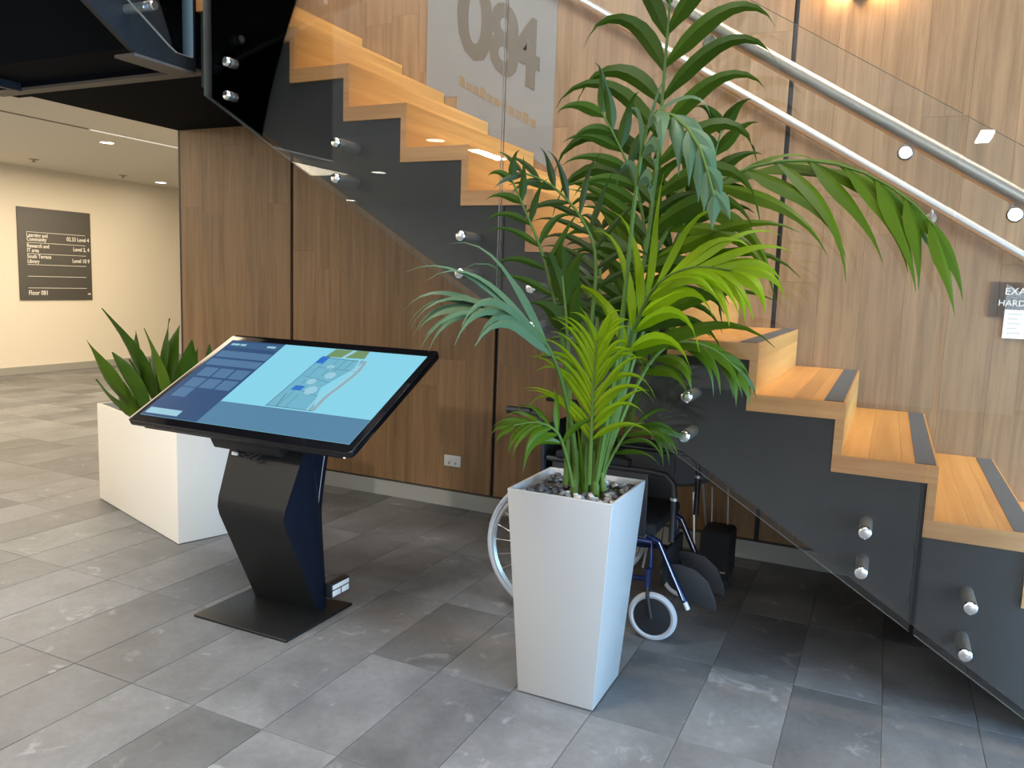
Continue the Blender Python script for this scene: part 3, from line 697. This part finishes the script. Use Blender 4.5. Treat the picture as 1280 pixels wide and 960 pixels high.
# low rectangular planter by the corridor with strap-leaved plant
c0, e1 = Vector((-.74, -.058, 0)), Vector((-1.84, .312, 0))
du = (e1-c0).normalized(); dn = Vector((-du.y, du.x, 0)); dn = dn if dn.y > 0 else -dn
LNG, DEP, HT = (e1-c0).length, .46, .612
pl = thing('low_planter', tuple((c0+e1)/2+dn*DEP/2), 'low rectangular cream white planter behind the kiosk', 'planter')
def Q(a, b, z): q_ = c0 + du*a + dn*b; return (q_.x, q_.y, z)
ww = .018
o_ = [Q(0, 0, .003), Q(LNG, 0, .003), Q(LNG, DEP, .003), Q(0, DEP, .003), Q(0, 0, HT), Q(LNG, 0, HT), Q(LNG, DEP, HT), Q(0, DEP, HT),
      Q(ww, ww, HT), Q(LNG-ww, ww, HT), Q(LNG-ww, DEP-ww, HT), Q(ww, DEP-ww, HT), Q(ww, ww, .50), Q(LNG-ww, ww, .50), Q(LNG-ww, DEP-ww, .50), Q(ww, DEP-ww, .50)]
f = [(0, 3, 2, 1)] + [(i, (i+1) % 4, 4+(i+1) % 4, 4+i) for i in range(4)] + [(4+i, 4+(i+1) % 4, 8+(i+1) % 4, 8+i) for i in range(4)] + [(8+i, 8+(i+1) % 4, 12+(i+1) % 4, 12+i) for i in range(4)] + [(12, 13, 14, 15)]
MB().add(o_, f).build('planter_body', POTL, pl, bevel=.003)
MB().hexa([Q(ww+.002, ww+.002, .51), Q(LNG-ww-.002, ww+.002, .51), Q(LNG-ww-.002, DEP-ww-.002, .51), Q(ww+.002, DEP-ww-.002, .51), Q(ww+.002, ww+.002, .565), Q(LNG-ww-.002, ww+.002, .565), Q(LNG-ww-.002, DEP-ww-.002, .565), Q(ww+.002, DEP-ww-.002, .565)]).build('soil', SOIL, pl)
# ================================================================== PLANTS
zz = thing('strap_leaf_plant', tuple(Q(LNG/2, DEP/2, .565)), 'broad strap-leaved green plant growing in the low cream planter', 'plant')
# (base, tip, width, tone)
LEAVES = [
 ((-1.332, 0.15, 0.488),(-1.495, -0.0, 1.044),0.171,'m'),
 ((-1.129, 0.2, 0.527),(-1.558, 0.15, 1.219),0.167,'d'),
 ((-1.24, 0.05, 0.538),(-1.425, 0.0, 0.827),0.135,'d'),
 ((-1.108, 0.1, 0.522),(-1.352, 0.05, 0.983),0.153,'d'),
 ((-1.286, 0.25, 0.501),(-1.461, 0.3, 1.088),0.105,'d'),
 ((-1.279, 0.3, 0.47),(-1.238, 0.35, 1.17),0.075,'d'),
 ((-1.245, 0.3, 0.498),(-1.21, 0.4, 1.137),0.161,'m'),
 ((-1.008, 0.15, 0.549),(-1.092, 0.05, 1.133),0.096,'d'),
 ((-0.969, 0.2, 0.591),(-0.897, 0.2, 1.072),0.177,'m'),
 ((-1.147, 0.45, 0.535),(-1.079, 0.5, 1.021),0.115,'d'),
 ((-1.049, 0.05, 0.537),(-0.773, -0.05, 0.862),0.109,'m'),
 ((-1.338, 0.35, 0.44),(-1.521, 0.45, 0.995),0.148,'p'),
 ((-1.45, 0.3, 0.425),(-1.673, 0.35, 0.793),0.109,'d'),
 ((-1.234, 0.5, 0.543),(-0.982, 0.55, 1.049),0.115,'d'),
 ((-0.983, 0.1, 0.537),(-0.679, 0.05, 0.966),0.118,'d'),
]
lr = random.Random(5)
for k_ in range(13):
    a_, b_ = lr.uniform(.42, LNG-.12), lr.uniform(.08, DEP-.08); q_ = Q(a_, b_, .56)
    ln_ = lr.uniform(.26, .48); an = lr.uniform(-.75, .75)
    LEAVES.append((q_, (q_[0]+ln_*math.sin(an), q_[1]+lr.uniform(-.18, .05), .56+ln_*math.cos(an)), lr.uniform(.09, .12), 's'))
def leafprof(t): return max(.03, math.sin(math.pi*t**.85)**.9 if t < 1 else .03) if t > .0 else .16
for i, (b, t, wd, tone) in enumerate(LEAVES):
    wd *= .80; tone = {'d': 's', 'm': 's', 'p': 'p', 's': 's'}[tone]
    b, t = Vector(b), Vector(t)
    b.z = .566
    loc = Vector(b) - c0; aa = min(max(loc.dot(du), .05), LNG-.05); bb = min(max(loc.dot(dn), .05), DEP-.05); b = Vector(Q(aa, bb, .560))
    ch = t-b; Ln = ch.length; side = ch.cross(Vector((0, -1, .15))).normalized()
    bow = (1 if i % 2 else -1)*Ln*random.uniform(.03, .09); fwd_ = Vector((0, -1, 0))*Ln*random.uniform(-.02, .08); n = 9
    tw = random.uniform(-.5, .5); rows = []
    facing = Vector((random.uniform(-.5, .5), -1, random.uniform(-.1, .35))).normalized()
    for k in range(n+1):
        q_ = k/n; p = b + ch*q_ + side*bow*math.sin(math.pi*q_) + fwd_*math.sin(math.pi*q_)
        s_ = ch.cross(facing).normalized(); nr = s_.cross(ch).normalized()
        sw = (s_*math.cos(tw*q_) + nr*math.sin(tw*q_)); e = nr
        stem = .13 if q_ < .22 else 1.
        h = wd*.5*max(.04, (math.sin(math.pi*((q_-.16)/.84)**.8) if q_ > .2 else .12))
        if k == n: h = .001
        wave = e*math.sin(q_*9+i)*.006
        rows.append((p + sw*h - e*h*.35 + wave, p, p - sw*h - e*h*.35 - wave))
    v = [q for r in rows for q in r]; f = []
    for k in range(n): a = k*3; f += [(a, a+1, a+4, a+3), (a+1, a+2, a+5, a+4)]
    MB().add(v, f).build('leaf', LF[tone], zz, smooth=True)

palm = thing('kentia_palm', (1.66, -.42, .70), 'large multi-stemmed palm with arching feathery fronds rising in front of the stair', 'plant')
FRP = {
 'A':[(1.693, -0.42, 0.762), (1.75, -0.42, 1.12), (1.829, -0.43, 1.501), (1.864, -0.45, 1.857), (1.875, -0.47, 2.097), (1.889, -0.5, 2.325), (1.907, -0.55, 2.52)],
 'B':[(1.715, -0.4, 0.775), (1.798, -0.4, 1.259), (1.873, -0.42, 1.58), (1.993, -0.44, 1.736), (2.138, -0.46, 1.818), (2.3, -0.48, 1.838), (2.455, -0.5, 1.804), (2.585, -0.52, 1.727), (2.666, -0.54, 1.645)],
 'C':[(1.711, -0.45, 0.785), (1.792, -0.52, 1.291), (1.85, -0.62, 1.737), (1.898, -0.68, 1.935), (1.974, -0.74, 1.936), (2.067, -0.79, 1.846), (2.128, -0.82, 1.699)],
 'D':[(1.674, -0.4, 0.769), (1.759, -0.4, 1.202), (1.824, -0.4, 1.528), (1.804, -0.42, 1.735), (1.745, -0.45, 1.886), (1.678, -0.48, 2.01)],
 'E':[(1.651, -0.42, 0.77), (1.65, -0.42, 1.195), (1.67, -0.44, 1.523), (1.629, -0.48, 1.666), (1.539, -0.54, 1.772), (1.455, -0.6, 1.809)],
 'F':[(1.644, -0.45, 0.776), (1.63, -0.5, 0.98), (1.603, -0.58, 1.177), (1.561, -0.66, 1.296), (1.506, -0.74, 1.344), (1.44, -0.8, 1.367)],
 'G':[(1.697, -0.48, 0.775), (1.711, -0.52, 0.951), (1.724, -0.56, 1.132), (1.735, -0.58, 1.278)],
 'H':[(1.708, -0.44, 0.783), (1.775, -0.46, 1.099), (1.827, -0.5, 1.293), (1.908, -0.56, 1.45), (2.028, -0.62, 1.513), (2.163, -0.68, 1.508)],
 'I':[(1.703, -0.4, 0.773), (1.772, -0.38, 1.006), (1.846, -0.34, 1.19), (1.924, -0.3, 1.267), (2.041, -0.27, 1.252), (2.136, -0.25, 1.178)],
 'J':[(1.704, -0.4, 0.759), (1.756, -0.4, 0.88), (1.822, -0.38, 0.983), (1.91, -0.36, 0.962)],
 'K':[(1.646, -0.5, 0.764), (1.633, -0.54, 0.876), (1.61, -0.58, 0.963), (1.556, -0.62, 0.995), (1.488, -0.66, 0.983)],
 'L':[(1.607, -0.46, 0.758), (1.62, -0.5, 1.062), (1.615, -0.54, 1.308), (1.598, -0.56, 1.478)],
 'M':[(1.629, -0.44, 0.771), (1.592, -0.5, 1.224), (1.532, -0.55, 1.516), (1.469, -0.6, 1.694), (1.431, -0.62, 1.782)],
 'O':[(1.651, -0.36, 0.757), (1.646, -0.34, 1.132), (1.639, -0.3, 1.443), (1.627, -0.28, 1.655)],
 'P':[(1.709, -0.4, 0.774), (1.808, -0.38, 1.231), (1.917, -0.36, 1.61), (2.006, -0.35, 1.817), (2.042, -0.36, 1.964)],
}
# key: first leaflet, pairs, length, width, frond normal, angle, droop, tone, tip taper, lift
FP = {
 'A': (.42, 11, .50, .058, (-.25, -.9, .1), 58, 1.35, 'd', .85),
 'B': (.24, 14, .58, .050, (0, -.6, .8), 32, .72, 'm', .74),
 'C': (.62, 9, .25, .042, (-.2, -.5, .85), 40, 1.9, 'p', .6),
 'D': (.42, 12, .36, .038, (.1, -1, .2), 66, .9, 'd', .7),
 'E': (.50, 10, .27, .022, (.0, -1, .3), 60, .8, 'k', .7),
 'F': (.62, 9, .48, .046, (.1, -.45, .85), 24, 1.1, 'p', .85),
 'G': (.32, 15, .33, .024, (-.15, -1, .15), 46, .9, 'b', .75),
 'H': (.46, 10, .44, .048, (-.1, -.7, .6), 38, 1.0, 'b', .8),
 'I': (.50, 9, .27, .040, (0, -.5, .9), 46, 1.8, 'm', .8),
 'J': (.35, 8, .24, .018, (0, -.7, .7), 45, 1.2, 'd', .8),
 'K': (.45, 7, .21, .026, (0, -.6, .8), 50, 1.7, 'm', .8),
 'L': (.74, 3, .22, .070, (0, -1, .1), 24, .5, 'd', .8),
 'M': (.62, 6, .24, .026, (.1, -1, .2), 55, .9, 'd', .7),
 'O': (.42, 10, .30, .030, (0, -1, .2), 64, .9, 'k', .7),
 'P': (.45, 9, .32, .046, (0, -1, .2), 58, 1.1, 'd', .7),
}
def spl(pts, t):
    n = len(pts)-1; x = min(t, .99999)*n; i = int(x); u = x-i
    p0, p1, p2, p3 = (Vector(pts[max(i-1, 0)]), Vector(pts[i]), Vector(pts[i+1]), Vector(pts[min(i+2, n)]))
    return .5*((2*p1) + (p2-p0)*u + (2*p0-5*p1+4*p2-p3)*u*u + (3*p1-p0-3*p2+p3)*u**3)
rnd = random.Random(11)
def arc(pts):   # resample by arc length
    raw = [spl(pts, i/80) for i in range(81)]; s_ = [0]
    for a, b in zip(raw[:-1], raw[1:]): s_.append(s_[-1] + (b-a).length)
    def f(t):
        d = t*s_[-1]
        for i in range(80):
            if s_[i+1] >= d:
                u = (d-s_[i])/max(1e-9, s_[i+1]-s_[i]); return raw[i].lerp(raw[i+1], u)
        return raw[-1].copy()
    return f, s_[-1]
def leaflet(p, d, length, width, droop, nrm, n=10):
    """lanceolate leaflet: stiff at first, then hanging towards a thread-like tip"""
    p = p.copy(); d = d.normalized(); rows = []; st_ = length/n; cv = rnd.uniform(-.35, .35)
    s0 = nrm.cross(d)
    if s0.length < .1: s0 = Vector((1, 0, 0)).cross(d)
    s0.normalize()
    for i in range(n+1):
        t = i/n; s_ = (s0 - d*s0.dot(d)).normalized(); e = d.cross(s_)
        h = width*.5*(.25 + .75*min(1, t/.22))*(1 if t < .38 else max(.03, (1-(t-.38)/.62)**1.15))
        rows.append((p + s_*h - e*h*.45, p.copy(), p - s_*h - e*h*.45))
        d = (d + Vector((0, 0, -1))*droop*(.22+2.0*t*t)*2.0/n + s_*cv/n).normalized(); p = p + d*st_
    v = [q for r in rows for q in r]; f = []
    for k in range(n): a = k*3; f += [(a, a+1, a+4, a+3), (a+1, a+2, a+5, a+4)]
    return v, f
for key, pts in FRP.items():
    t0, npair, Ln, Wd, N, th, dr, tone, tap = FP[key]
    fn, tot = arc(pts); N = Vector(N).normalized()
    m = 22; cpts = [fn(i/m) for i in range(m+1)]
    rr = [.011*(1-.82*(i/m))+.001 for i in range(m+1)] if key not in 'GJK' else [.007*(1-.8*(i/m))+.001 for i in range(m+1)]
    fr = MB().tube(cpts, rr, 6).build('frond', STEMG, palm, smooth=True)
    for i in range(npair):
        for s_ in (-1, 1):
            u = i/(npair-1); t = t0 + (1-t0)*(u**.92)*.985 + s_*.004
            P = fn(min(.999, t)); T = (fn(min(1, t+.02)) - fn(max(0, t-.02))).normalized()
            S_ = T.cross(N).normalized()*s_; Nn = S_.cross(T)*s_
            ang = math.radians(th*(1-.55*u) + rnd.uniform(-6, 6))
            d = T*math.cos(ang) + S_*math.sin(ang) + Nn*-0.0 + Vector((rnd.uniform(-.06, .06), rnd.uniform(-.08, .05), rnd.uniform(.02, .14) - (.50 if key == 'B' else 0)))
            l_ = Ln*(.62+.38*math.sin(math.pi*min(1, .25+u*.8)))*(1-(1-tap)*u)*rnd.uniform(.9, 1.08)
            v, f = leaflet(P, d, l_, Wd*rnd.uniform(.88, 1.1), dr*rnd.uniform(.6, 1.5), Nn)
            # keep clear of the balustrade glass
            v = [Vector((q[0], min(q[1], -.152), q[2])) for q in v]
            MB().add(v, f).build('leaflet', LF[tone], fr, smooth=True)
# clump of sheathed stem bases
for i in range(9):
    a = i*2.4; r_ = .012+.0045*i; x, y = 1.668+r_*math.cos(a)*1.25, -.425+r_*math.sin(a)
    h = random.uniform(.10, .22)
    MB().tube([(x+.012*math.cos(a), y, .70), (x, y, .70+h*.5), (x-.008*math.cos(a), y, .70+h)], [.015, .012, .007], 8).build('stem', BARK if i in (1, 4) else STEMG, palm, smooth=True)
for i in range(8):   # grassy basal leaves
    a = rnd.uniform(0, 6.28); p = Vector((1.668+.03*math.cos(a), -.425+.03*math.sin(a), .705))
    v, f = leaflet(p, Vector((math.cos(a)*.28, math.sin(a)*.28-.05, 1)), rnd.uniform(.22, .36), .020, .25, Vector((math.cos(a), math.sin(a), .2)))
    MB().add([Vector((q[0], min(q[1], -.152), q[2])) for q in v], f).build('basal_leaf', LF['m' if i % 2 else 'd'], palm, smooth=True)

# ================================================================== WHEELCHAIR (parked under the stair)
wc = thing('wheelchair', (1.5, .38, 0), 'folding wheelchair with black upholstery and blue frame parked under the stair behind the tall planter', 'wheelchair')
YA, YB = .10, .62
hx = 1.330
for y, sg_ in ((YA, -1), (YB, 1)):
    wl = MB().torus((hx, y, .305), (0, 1, 0), .292, .013, 56, 8).build('rear_wheel', RUB, wc, smooth=True)
    MB().torus((hx, y, .305), (0, 1, 0), .272, .009, 56, 6).build('rim', STEEL, wl, smooth=True)
    MB().torus((hx, y+sg_*.030, .305), (0, 1, 0), .262, .0075, 56, 6).build('hand_rim', STEEL, wl, smooth=True)
    MB().lathe((hx, y, .305), [(.022, -.03), (.022, .03)], 14, 'Y').build('hub', BLKP, wl, smooth=True)
    sp = MB()
    for k in range(24):
        a = k*math.pi/12; b = a + (.35 if k % 2 else -.35)
        sp.tube([(hx+.02*math.cos(b), y+(-1)**k*.02, .305+.02*math.sin(b)), (hx+.268*math.cos(a), y, .305+.268*math.sin(a))], .0012, 4)
    sp.build('spokes', STEEL, wl)
    cx = 1.800
    ct = MB().torus((cx, y, .103), (0, 1, 0), .089, .014, 36, 8).build('caster', RUB, wc, smooth=True)
    MB().lathe((cx, y, .103), [(.012, -.018), (.078, -.012), (.080, 0), (.078, .012), (.012, .018)], 28, 'Y').build('caster_disc', BLKP, ct, smooth=True)
    MB().tube([(cx, y-.026, .103), (cx-.02, y-.028, .20), (cx-.03, y, .225), (cx-.02, y+.028, .20), (cx, y+.026, .103)], .008, 8).build('caster_fork', BLKP, wc, smooth=True)
    MB().tube([(cx-.03, y, .22), (cx-.03, y, .30)], .012, 8).build('caster_stem', BLUEF, wc, smooth=True)
    yi = y - sg_*.035
    fm = MB()
    fm.tube([(cx-.03, yi, .30), (cx-.03, yi, .405), (1.27, yi, .405)], .0115, 8)
    fm.tube([(cx-.03, yi, .245), (1.27, yi, .20), (1.27, yi, .50)], .0115, 8)
    fm.tube([(cx-.03, y, .29), (cx-.03, yi, .29)], .0115, 8)
    fm.build('side_frame', BLUEF, wc, smooth=True)
    bp = MB().tube([(1.27, yi, .35), (1.262, yi, .84), (1.235, yi, .885), (1.17, yi, .893), (1.10, yi, .893)], .0115, 8).build('back_tube', BLKP, wc, smooth=True)
    MB().tube([(1.20, yi, .893), (1.085, yi, .893)], .0175, 10).build('push_grip', BLKP, bp, smooth=True)
    at = MB().tube([(1.285, yi, .70), (1.75, yi, .70), (1.81, yi, .695), (1.845, yi, .66), (1.85, yi, .61), (1.85, yi, .42)], .0125, 10).build('armrest_frame', BLKP, wc, smooth=True)
    MB().box((1.33, yi-.026, .712), (1.66, yi+.026, .742)).build('arm_pad', FAB, at, bevel=.010)
    MB().box((1.31, yi-.004, .42), (1.74, yi+.004, .69)).build('skirt_guard', BLKP, at, bevel=.004)
    MB().lathe((1.85, yi, .60), [(.017, -.006), (.017, .006)], 12).build('collar', STEEL, at, smooth=True)
    hg = MB().tube([(1.74, yi+.03*sg_*-1, .42), (1.79, yi-.03*sg_, .40), (1.86, yi-.03*sg_, .26), (1.915, yi-.03*sg_, .165)], .013, 10).build('leg_hanger', BLUEF, wc, smooth=True)
    MB().tube([(1.797, yi-.052*sg_ if sg_ > 0 else yi+.01, .405), (1.865, yi-.052*sg_ if sg_ > 0 else yi+.01, .27), (1.912, yi-.052*sg_ if sg_ > 0 else yi+.01, .178)], .003, 6).build('reflective_strip', STEEL, hg, smooth=True)
    MB().tube([(1.912, yi-.03*sg_, .17), (1.93, yi-.03*sg_, .135)], .010, 8).build('foot_tip', WHT, hg, smooth=True)
    fpc = [(1.90, .125), (2.03, .11), (2.02, .16), (1.985, .235), (1.93, .275), (1.86, .285), (1.80, .28), (1.85, .17)]
    yf = (.27 if sg_ < 0 else .46)
    MB().prism(fpc, 1, yf-.008, yf+.008).build('footplate', GREYD, wc, bevel=.003)
bx = MB()
bx.tube([(1.36, YA+.04, .20), (1.62, YB-.04, .43)], .010, 8); bx.tube([(1.62, YA+.04, .43), (1.36, YB-.04, .20)], .010, 8)
bx.build('cross_brace', BLUEF, wc, smooth=True)
MB().box((1.27, YA+.04, .425), (1.78, YB-.04, .475)).build('seat', FAB, wc, bevel=.015)
MB().box((1.245, YA+.045, .50), (1.275, YB-.045, .84)).build('backrest', FAB, wc, bevel=.012)
MB().box((1.80, YA+.10, .20), (1.815, YB-.10, .35)).build('calf_strap', FAB, wc, bevel=.004)

# grey shell chair and a black case behind the wheelchair
ch = thing('shell_chair', (1.665, 1.08, 0), 'grey shell chair with thin chrome legs standing behind the wheelchair under the stair', 'chair')
prof = [(-.21, .455), (-.18, .435), (-.06, .425), (.06, .43), (.13, .46), (.17, .54), (.195, .66), (.21, .76), (.215, .80)]
v = []; f = []; nw = 9
for i, (a, z) in enumerate(prof):
    hwid = .20 if i < 6 else .20 - .018*(i-5)
    for k in range(nw):
        u = -1+2*k/(nw-1); cz = .05*u*u if i < 5 else 0; ca = -.05*u*u if i >= 5 else 0
        v.append((1.665 + u*hwid*.78, 1.08 - (a+ca), z+cz))
for i in range(len(prof)-1):
    for k in range(nw-1): f.append((i*nw+k, i*nw+k+1, (i+1)*nw+k+1, (i+1)*nw+k))
o = MB().add(v, f).build('shell', GREYP, ch, smooth=True)
md = o.modifiers.new('thickness', 'SOLIDIFY'); md.thickness = .008
for sx_ in (-1, 1):
    for sy_ in (-1, 1):
        MB().tube([(1.665+sx_*.09, 1.08+sy_*.11, .425), (1.665+sx_*.135, 1.08+sy_*.17, .0)], .007, 8).build('leg', STEEL, ch, smooth=True)
bc = thing('black_case', (1.87, .93, 0), 'small black wheeled case standing beside the shell chair under the stair', 'case')
MB().box((1.825, .84, .03), (1.975, 1.03, .275)).build('case_body', FAB, bc, bevel=.02)
MB().box((1.84, .832, .075), (1.96, .842, .082)).build('zip_line', STEEL, bc)
for dx in (1.845, 1.955):
    for dy in (.87, 1.0): MB().lathe((dx, dy, .018), [(.018, -.008), (.018, .008)], 12, 'Y').build('wheel', BLKP, bc, smooth=True)
MB().tube([(1.85, 1.0, .27), (1.84, 1.0, .46), (1.92, 1.0, .46), (1.93, 1.0, .27)], .004, 6).build('pull_handle', STEEL, bc, smooth=True)
